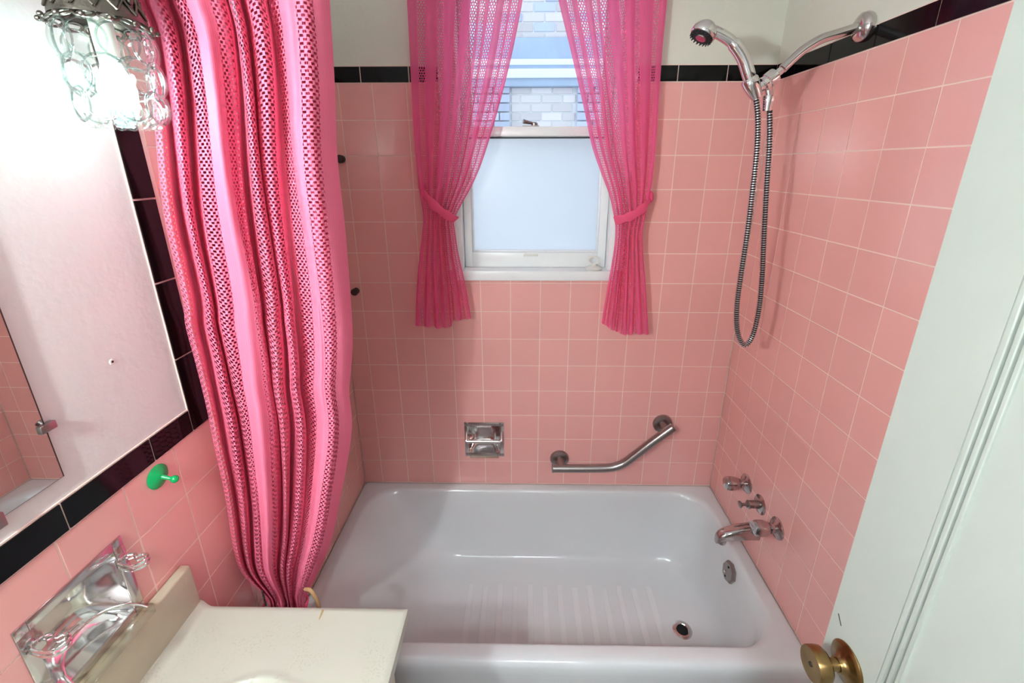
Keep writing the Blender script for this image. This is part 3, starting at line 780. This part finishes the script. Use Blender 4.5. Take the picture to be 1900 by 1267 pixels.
# ------------------------------------------------------------------ mirror
mr = thing('wall_mirror', (0, -1.25, 1.243), 'frameless mirror held to the white wall by small clips', 'mirror')
MY1, MY0, MZ0, MZ1 = -1.0035, -1.48, 1.243, 1.97
b = MB(); frame_box('left', b, MY0, MY1, MZ0, MZ1, -.0028, .0018); b.build('mirror_back', M['mirror_edge'], mr, smooth=False)
b = MB(); frame_box('left', b, MY0, MY1-.0022, MZ0+.001, MZ1, .0018, .0024); b.build('mirror_glass', M['mirror'], mr, smooth=False)
for (yy, zz, sgn) in ((MY1, 1.325, 'v'), (-1.088, MZ0, 'h'), (-1.40, MZ0, 'h'), (MY1, 1.86, 'v')):
    b = MB()
    if sgn == 'v': frame_box('left', b, yy-.010, yy+.011, zz-.006, zz+.006, -.003, .0065)
    else: frame_box('left', b, yy-.006, yy+.006, zz-.011, zz+.010, -.003, .0065)
    b.build('mirror_clip', M['pewter'], mr, bevel=.0015)

# ------------------------------------------------------------------ wall lamp with bubble glass shade
LX = .104
def wall_lamp(LY, label, bulb):
    lp = thing('wall_lamp', (0, LY, 1.93), label, 'lamp', 'lamps flanking the mirror')
    MB().lathe((-.002, LY, 1.985), (1, 0, 0), [(.05, 0), (.05, .006), (.04, .014), (.015, .02)], 28).build('wall_plate', M['filigree'], lp)
    MB().tube(spline([(.012, LY, 1.985), (.045, LY, 2.0), (.085, LY, 1.99), (LX, LY, 1.955), (LX, LY, 1.92)], 6), .006, 12).build('arm', M['filigree'], lp)
    cr = MB().lathe((LX, LY, 0), (0, 0, 1), [(.051, 1.861), (.0505, 1.866), (.046, 1.880), (.043, 1.902), (.041, 1.916), (.030, 1.932), (.012, 1.936), (.010, 1.94)], 36, False, True).build('crown', M['filigree'], lp)
    b = MB(); n = 14
    for k in range(n):
        a = 2*math.pi*k/n; d = Vector((math.cos(a), math.sin(a), 0)); tg = Vector((-d.y, d.x, 0))
        for s in (-1, 1):
            a2_ = a+s*2*math.pi/n; d2 = Vector((math.cos(a2_), math.sin(a2_), 0))
            b.tube([Vector((LX, LY, 1.868))+d*.0515, Vector((LX, LY, 1.883))+(d+d2).normalized()*.0470, Vector((LX, LY, 1.904))+d2*.0440], .0016, 6)
        b.ball(Vector((LX, LY, 1.884))+d*.0470, d*.003, tg*.004, Vector((0, 0, .0045)), 8, 6)
    b.build('lattice', M['filigree'], cr)
    b = MB()
    for k in range(14):
        a = 2*math.pi*(k+.5)/14; d = Vector((math.cos(a), math.sin(a), 0))
        c = Vector((LX, LY, 1.858))+d*.0500
        b.torus(c, (d*.6+Vector((0, 0, .8))), .0080, .0017, 16, 6, 1.25)
        b.ball(c+d*.0095+Vector((0, 0, -.003)), Vector((.0035, 0, 0)), Vector((0, .0035, 0)), Vector((0, 0, .0035)), 8, 6)
    b.build('scalloped_edge', M['filigree'], cr)
    sh = MB().lathe((LX, LY, 0), (0, 0, 1), [(.034, 1.726), (.037, 1.740), (.040, 1.76), (.041, 1.79), (.041, 1.83), (.039, 1.860)], 40, False, False).build('glass_shade', M['bubble'], lp)
    for (z, R, r, n, ph) in ((1.832, .0450, .0225, 9, .2), (1.792, .0465, .0235, 9, .55), (1.756, .0440, .0210, 9, .2)):
        for k in range(n):
            a = 2*math.pi*(k+ph)/n; d = Vector((math.cos(a), math.sin(a), 0)); tg = Vector((-d.y, d.x, 0))
            c0 = Vector((LX, LY, z))+d*(R+.001)
            rr = [[c0 + d*(.012*math.cos(q_)) + (tg*math.cos(2*math.pi*j/20)+Vector((0, 0, 1))*math.sin(2*math.pi*j/20))*(r*max(math.sin(q_), 1e-3)) for j in range(20)] for q_ in [math.pi/2*i/6 for i in range(7)]]
            bo = MB().rings(rr, True, False).build('glass_bubble', M['bubble'], sh)
            MB().torus(c0, d, r*.98, .0014, 28, 6).build('bubble_rim', M['bubble_rim'], lp)
    b = MB()
    for k in range(18):
        a = 2*math.pi*k/18; d = Vector((math.cos(a), math.sin(a), 0))
        b.ball(Vector((LX, LY, 1.734))+d*.036, Vector((.007, 0, 0)), Vector((0, .007, 0)), Vector((0, 0, .008)), 10, 6)
    b.build('beaded_rim', M['bubble'], sh)
    MB().lathe((LX, LY, 0), (0, 0, 1), [(.012, 1.811), (.013, 1.84), (.013, 1.89)], 16).build('bulb_socket', M['white_plastic'], lp)
    MB().lathe((LX, LY, 0), (0, 0, 1), [(.004, 1.750), (.014, 1.754), (.0205, 1.766), (.022, 1.778), (.019, 1.792), (.013, 1.804), (.011, 1.812)], 20).build('bulb', M[bulb], lp)
wall_lamp(-.862, 'lit wall lamp with clear bubble glass shade, on the shower curtain side of the mirror', 'bulb')
wall_lamp(-1.625, 'lit wall lamp with clear bubble glass shade, on the doorway side of the mirror', 'bulb2')

# ------------------------------------------------------------------ hooks on the back wall beside the shower curtain
for u, v, lb in ((632, 295, 'small dark knob hook on the back wall, upper of two by the curtain edge'), (659, 541, 'small dark knob hook on the back wall, lower of two by the curtain edge')):
    p_ = px(u, v, 1, -.012)
    t = thing('robe_hook', (p_.x, 0, p_.z), lb, 'hook', 'knobs beside the shower curtain')
    MB().lathe((p_.x, 0, p_.z), (0, -1, 0), [(.012, -.0005), (.012, .003), (.006, .006), (.006, .012)], 18).build('base_plate', M['dark_metal'], t)
    MB().lathe((p_.x, 0, p_.z), (0, -1, 0), [(.007, .011), (.0125, .015), (.0135, .021), (.011, .026), (.003, .028)], 18).build('knob', M['dark_metal'], t)

# ------------------------------------------------------------------ suction ring on the sill
q = px(1102, 494, 1, .006); q.y = .006
t = thing('suction_ring', (q.x, q.y, 1.321), 'white plastic suction cup with ring pull on the window sill', 'suction cup')
MB().lathe((q.x, q.y, 1.3213), (0, 0, 1), [(.026, 0), (.0305, .004), (.0235, .009), (.010, .013), (.0065, .020)], 24).build('cup', M['white_plastic'], t)
MB().torus((q.x-.002, q.y, 1.3213+.0335), (.25, 1, .35), .0150, .0026, 24, 8, 1.3).build('ring', M['white_plastic'], t)

# ------------------------------------------------------------------ cloth
def interp(tbl, x):
    if x <= tbl[0][0]: return tbl[0][1]
    for (x0, y0), (x1, y1) in zip(tbl[:-1], tbl[1:]):
        if x <= x1:
            t = (x-x0)/(x1-x0); t2 = t
            return y0+(y1-y0)*t2
    return tbl[-1][1]
def smooth_tbl(tbl, n=60):
    pts = spline([(a, b_, 0) for a, b_ in tbl], n); return [(p.x, p.y) for p in pts]
def profile(nodes, n=5):
    """nodes (u, depth, s) -> dense list"""
    return [(p.x, p.y, p.z) for p in spline(nodes, n)]

# --- shower curtain
CYP = -.705
nodes = [(344, .2, 1), (354, .8, 1.5), (363, .2, 2), (372, -.8, 2.5), (379, 0, 3), (390, .75, 3.5), (400, .1, 4), (406, -1, 4.5), (413, .1, 5), (425, .75, 5.5), (437, .6, 6),
         (455, 1, 6.5), (472, .6, 7), (482, .3, 7.5), (491, -.3, 8), (495, -1, 8.5), (499, -.2, 9), (508, .75, 9.5), (519, .1, 10), (524, -1, 10.5), (529, 0, 11), (540, .75, 11.5),
         (551, .2, 12), (556, -.6, 12.5), (561, -.5, 13), (570, -.2, 13.5), (580, .1, 14), (590, .7, 14.5), (599, .8, 15), (614, 1, 15.5), (628, .6, 16), (642, .1, 16.5), (655, -.6, 16.98)]
prof = [((u-344)/311, d, s) for u, d, s in profile(nodes, 5)]
Ltab = [(-60, 225), (0, 237), (61, 262), (170, 280), (248, 288), (400, 304), (553, 338), (604, 344), (671, 362), (756, 383), (830, 398), (922, 418), (1022, 434), (1065, 450), (1100, 484), (1118, 497), (1160, 496), (1230, 490), (1300, 490)]
Rtab = [(-60, 609), (0, 612), (153, 621), (288, 626), (440, 642), (608, 654), (678, 652), (723, 648), (780, 653), (830, 649), (902, 636), (998, 616), (1058, 592), (1098, 572), (1115, 566), (1160, 572), (1230, 580), (1300, 590)]
Lz = smooth_tbl([(px(u, v, 1, CYP).z, px(u, v, 1, CYP).x) for v, u in Ltab][::-1], 8)
Rz = smooth_tbl([(px(u, v, 1, CYP).z, px(u, v, 1, CYP).x) for v, u in Rtab][::-1], 8)
ZTIE = px(530, 1110, 1, CYP).z
rowsN = 190; ztop = 2.018; zbot = .50
def curtain_sheet(prof, name):
  b = MB(); b.uv = []
  for j in range(rowsN+1):
    z = zbot+(ztop-zbot)*j/rowsN
    xl, xr = interp(Lz, z), interp(Rz, z)
    wid = (xr-xl)/.29
    amp = .034*(.55+.45*min(1, wid))
    tie = math.exp(-((z-ZTIE)/.035)**2)
    for w_, d, s in prof:
        ph = s*1.7
        w2 = min(1, max(0, w_ + .012*math.sin(6.5*z+ph)*min(1, w_*6)*min(1, (1-w_)*6)))
        bulge = .030*math.sin(math.pi*min(1, max(0, w_)))*(1-.3*tie)
        y = CYP - .050*max(0, 1-w_)**1.5 - amp*d*(1-.45*tie) - bulge*.6 + .004*math.sin(9*z+ph*1.3)
        k_ = (y-CAM.y)/(CYP-CAM.y)                       # the tables hold for the plane y = CYP; nearer folds sit further in
        q_ = Vector((CAM.x+(xl+(xr-xl)*w2-CAM.x)*k_, y, CAM.z+(z-CAM.z)*k_))
        b.v.append(Vector((max(q_.x, .004), q_.y, q_.z))); b.uv.append((s, q_.z))
  m_ = len(prof)
  b.f = [(j*m_+i, j*m_+i+1, (j+1)*m_+i+1, (j+1)*m_+i) for j in range(rowsN) for i in range(m_-1)]
  return b.build(name, M['curtain'], sc, angle=180)
sc = thing('shower_curtain', (.2, CYP, zbot), 'pink striped net shower curtain bunched and tied beside the tub', 'curtain')
curtain_sheet(prof, 'curtain_cloth')
# further folds of the same cloth bunched behind, plain bands outward
back = [(.10+.88*k/22, -1.75+(.55 if k % 2 else -.35), 20+2*(k//11)+.06+.88*(k % 11)/10) for k in range(23)]
curtain_sheet(profile(back, 3), 'rear_folds')
# tie cord round the bundle
ct = Vector(((px(497, 1112, 1, CYP).x+px(567, 1112, 1, CYP).x)/2, CYP-.008, ZTIE-.006)); rx = (px(567, 1112, 1, CYP).x-px(497, 1112, 1, CYP).x)/2+.004
tc_ = [ct+Vector((rx*math.cos(2*math.pi*k/24), .042*math.sin(2*math.pi*k/24), -.004*math.cos(2*math.pi*k/24)-.010*(1-math.cos(2*math.pi*k/24-math.pi/2))*.5)) for k in range(25)]
MB().tube(tc_, .0032, 8).build('tie_band', M['tie'], sc)
cp = [px(566, 1093, 1, CYP-.055), px(576, 1095, 1, CYP-.06), px(585, 1108, 1, CYP-.06), px(592, 1126, 1, CYP-.06), px(597, 1170, 1, CYP-.06)]
tag(MB().tube(spline(cp, 6), .0042, 10).build('tie_cord', M['wood_tan']), 'tan cord hanging beside the tied end of the shower curtain', 'cord')
b = MB()
for k in range(9):
    b.ball(px(487, 1097, 1, CYP-.09)+Vector((0, 0, -.0052*k)), (.0024, 0, 0), (0, .0024, 0), (0, 0, .0024), 8, 6)
b.tube([px(487, 1097, 1, CYP-.09), px(487, 1097, 1, CYP-.09)+Vector((0, 0, -.0052*8))], .0009, 6)
tag(b.build('bead_chain', M['dark_metal']), 'short dark bead chain at the tied end of the shower curtain', 'chain')
rod = thing('curtain_rod', (W/2, CYP, 2.03), 'chrome shower curtain rod above the tub', 'rod')
MB().tube([(.0, CYP, 2.045), (W, CYP, 2.045)], .0125, 16).build('rod_tube', M['chrome'], rod)
for xx, s in ((0, 1), (W, -1)): MB().lathe((xx-.003*s, CYP, 2.045), (s, 0, 0), [(.03, 0), (.03, .005), (.016, .012)], 20).build('rod_flange', M['chrome'], rod)
for k in range(10):
    MB().torus((.06+.033*k, CYP, 2.040), (1, 0, .15), .022, .0018, 20, 6).build('curtain_ring', M['chrome'], sc)

# --- sheer window curtains
def sheer(name, label, tblO, tblI, flip, nodesS, knot, tiepts, hem):
    """tblO / tblI: (v, u) for the wall-side and window-side edges on the plane y = SYP"""
    SYP = -.052
    O_ = smooth_tbl([(px(u, v, 1, SYP).z, px(u, v, 1, SYP).x) for v, u in tblO][::-1], 8)
    I_ = smooth_tbl([(px(u, v, 1, SYP).z, px(u, v, 1, SYP).x) for v, u in tblI][::-1], 8)
    t = thing(name, ((O_[0][1]+I_[0][1])/2, SYP, O_[0][0]), label, 'curtain', 'sheer window curtains')
    pr = profile(nodesS, 5); w0, w1 = pr[0][0], pr[-1][0]
    pr = [((u-w0)/(w1-w0), d, s) for u, d, s in pr]
    ztop = 2.27; R_ = 130
    b = MB(); b.uv = []
    ztie = knot
    zoff = lambda w: interp(hem, w)
    for j in range(R_+1):
        f = j/R_
        for w_, d, s in pr:
            zb = zoff(w_); z = zb+(ztop-zb)*f
            xo, xi = interp(O_, z), interp(I_, z)
            g = math.exp(-((z-ztie)/.05)**2)
            wid = abs(xi-xo)
            amp = .008+.010*(1-min(1, wid/.33))
            y = SYP - amp*d - .014*g*math.sin(math.pi*w_) + .003*math.sin(7*z+s*1.9)
            w2 = w_+.010*math.sin(8*z+s*1.3)*math.sin(math.pi*w_)
            b.v.append(Vector((xo+(xi-xo)*w2, min(y, -.030), z))); b.uv.append((s, z))
    n_ = len(pr)
    b.f = [(j*n_+i, j*n_+i+1, (j+1)*n_+i+1, (j+1)*n_+i) for j in range(R_) for i in range(n_-1)]
    b.build('curtain_cloth', M['sheer'], t, angle=180)
    # cloth tie: a folded band round the gathered waist, pinned to the wall side
    pts = spline([px(u, v, 1, y) for u, v, y in tiepts], 6); vv = []
    rings = []
    for i, p in enumerate(pts):
        k = i/(len(pts)-1); tn = (pts[min(i+1, len(pts)-1)]-pts[max(i-1, 0)]).normalized()
        nrm = tn.cross(Vector((0, -1, 0))).normalized()
        h = .006+.008*min(1, k*3); h *= 1+.12*math.sin(k*23)
        c_ = [(h, -.0015), (h*.6, -.0035), (0, -.0042), (-h*.6, -.0035), (-h, -.0015), (-h, .0015), (0, .002), (h, .0015)]
        rings.append([p+nrm*a+Vector((0, bq, 0)) for a, bq in c_])
    MB().rings(rings).build('tie_band', M['tie'], t)
    e = pts[0]
    bow = MB().ball(e+Vector((0, 0, .006)), (.011, 0, .004), (0, .007, 0), (-.004, 0, .014), 12, 8)
    bow.ball(e+Vector((.004, 0, -.008)), (.008, 0, 0), (0, .006, 0), (.004, 0, .011), 12, 8)
    bow.build('tie_loop', M['tie'], t)
    MB().tube([(e.x, -.0005, e.z), (e.x, -.03, e.z), (e.x, e.y-.004, e.z+.004)], .0025, 8).build('tie_hook', M['dark_metal'], t)
    return t
def sheer_nodes(bands, u0, amp=1.0):
    out = []; u = u0; s = 0
    for k, (w, d) in enumerate(bands):
        out.append((u, d[0]*amp, s)); out.append((u+w*.5, d[1]*amp, s+.5)); u += w; s += 1
    out.append((u, 0, s-.02)); return out
bl = [(20, (.2, .6)), (16, (.3, -.2)), (24, (-.4, .7)), (14, (.6, .1)), (26, (-.7, .8)), (10, (.4, -.2)), (16, (-.5, .3)), (14, (.4, .5)), (7, (-.8, -.9)), (12, (-.3, .6)), (6, (-.6, -.9)), (14, (-.2, .6)), (14, (.3, .6)), (12, (-.5, .4)), (5, (-.8, -.8)), (13, (-.2, .6)), (8, (.2, .6))]
sheer('sheer_curtain', 'sheer pink net curtain tied back on the shower curtain side of the window',
      [(-80, 752), (0, 755), (100, 760), (250, 768), (340, 777), (400, 786), (440, 783), (500, 776), (560, 772), (615, 770)],
      [(-80, 985), (0, 970), (100, 950), (200, 925), (290, 898), (340, 878), (380, 856), (408, 843), (430, 845), (470, 851), (530, 864), (615, 878)],
      False, sheer_nodes(bl, 0), px(815, 395, 1, -.05).z,
      [(783, 350, -.045), (797, 372, -.072), (820, 393, -.084), (838, 404, -.080), (846, 409, -.060)],
      [(0, px(772, 603, 1, -.05).z), (.45, px(810, 608, 1, -.05).z), (.62, px(832, 607, 1, -.05).z), (.66, px(838, 595, 1, -.05).z), (1, px(875, 590, 1, -.05).z)])
br = [(14, (.2, .6)), (9, (.3, -.2)), (26, (-.4, .7)), (9, (.6, .1)), (22, (-.7, .8)), (8, (.4, -.2)), (20, (-.5, .5)), (14, (.4, .5)), (7, (-.8, -.9)), (10, (-.3, .6)), (12, (-.6, .4)), (14, (-.2, .6)), (8, (.3, .2)), (12, (-.5, .4)), (14, (-.2, .3))]
sheer('sheer_curtain', 'sheer pink net curtain tied back on the shower hose side of the window',
      [(-80, 1243), (0, 1238), (110, 1228), (250, 1218), (330, 1210), (400, 1197), (440, 1191), (521, 1197), (608, 1203), (640, 1205)],
      [(-80, 1022), (0, 1036), (100, 1060), (200, 1083), (270, 1098), (320, 1115), (360, 1130), (400, 1139), (430, 1142), (470, 1138), (539, 1126), (598, 1116), (640, 1110)],
      True, sheer_nodes(br, 0), px(1170, 400, 1, -.05).z,
      [(1206, 366, -.045), (1196, 382, -.072), (1178, 397, -.084), (1158, 405, -.084), (1140, 409, -.062)],
      [(0, px(1203, 620, 1, -.05).z), (.3, px(1180, 618, 1, -.05).z), (.5, px(1160, 621, 1, -.05).z), (.75, px(1140, 612, 1, -.05).z), (1, px(1116, 598, 1, -.05).z)])
wr = thing('window_curtain_rod', (.715, -.05, 2.27), 'thin white curtain rod above the window', 'rod')
MB().tube([(.27, -.052, 2.275), (1.17, -.052, 2.275)], .006, 12).build('rod_tube', M['white_paint'], wr)
for xx in (.27, 1.17): MB().tube([(xx, .003, 2.275), (xx, -.052, 2.275)], .005, 10).build('rod_bracket', M['white_paint'], wr)

# ------------------------------------------------------------------ door standing open along the right side
DX = 1.21; DE = -.962; DH = -1.73
dr_ = struct(bpy.data.objects.new('door_1', None)); COL.objects.link(dr_); place(dr_, (DX+.018, DH, .012))
dr_['label'] = 'white panelled door standing open with a brass knob'
st = .1
PY1, PY0 = DE-.100, DH+.100
zp = [(.16, .74), (.868, 1.90)]
b = MB()
for c in cells(DH, DE, .012, 2.03, [(PY0, PY1, z0_, z1_) for z0_, z1_ in zp]): b.box(DX, DX+.035, c[0], c[1], c[2], c[3])
b.build('door_frame', M['door_paint'], dr_, smooth=False)
for z0_, z1_ in zp:
    o = MB().box(DX+.0085, DX+.026, PY0-.004, PY1+.004, z0_-.004, z1_+.004).build('door_panel', M['door_paint'], dr_, smooth=False)
    # stepped moulding: three ridges running round the panel
    for k, (off, wd_, hgt) in enumerate(((0, .0075, .0005), (.0095, .0065, .0025), (.0180, .0060, .0045))):
        b = MB(); a0, a1, b0, b1 = PY0+off, PY1-off, z0_+off, z1_-off
        for c in cells(a0, a1, b0, b1, [(a0+wd_, a1-wd_, b0+wd_, b1-wd_)]): b.box(DX+hgt, DX+.0125, c[0], c[1], c[2], c[3])
        b.build('panel_moulding', M['door_paint'], o, bevel=.0012, seg=1)
kc = px(1572, 1233, 0, DX); kc = Vector((DX, kc.y, kc.z))
kn = MB().lathe(kc, (-1, 0, 0), [(.0345, -.0005), (.0345, .002), (.032, .0045), (.028, .006), (.020, .0085), (.0135, .014), (.0125, .018)], 36).build('knob_rose', M['brass'], dr_)
MB().lathe(kc, (-1, 0, 0), [(.0105, .016), (.0095, .022), (.0095, .030), (.014, .033), (.0225, .036), (.0262, .040), (.0270, .046), (.0268, .058), (.0255, .0605), (.010, .0600)], 36).build('door_knob', M['brass'], dr_)
MB().lathe(kc+Vector((-.0598, 0, 0)), (-1, 0, 0), [(.0042, 0), (.0038, .0012), (.002, .0012)], 12).build('knob_pin', M['dark_metal'], dr_)
b = MB()
for (u, v, uu, vv) in ((1556, 1138, 1558, 1148), (1558, 1148, 1561, 1161)):
    p0, p1 = px(u, v, 0, DX), px(uu, vv, 0, DX)
    b.tube([p0, p1], .0009, 5)
b.build('paint_scuff', M['rubber'], dr_)

# ------------------------------------------------------------------ unseen hallway lamp, added behind the camera as fill light
hl = thing('hall_fill_lamp', (.8, -2.4, CEIL-.09), 'unseen round fill lamp added on the hallway ceiling outside the door', 'lamp')
MB().lathe((.8, -2.4, CEIL), (0, 0, -1), [(.17, 0), (.17, .012), (.15, .02)], 28).build('lamp_base', M['white_paint'], hl)
ld = bpy.data.lights.new('hall_fill_light', 'AREA'); ld.shape = 'DISK'; ld.size = .5; ld.energy = HALL_POWER; ld.color = (.84, .93, 1.0)
lo2 = bpy.data.objects.new('hall_fill_light', ld); COL.objects.link(lo2); lo2.location = (.8, -2.4, CEIL-.03)
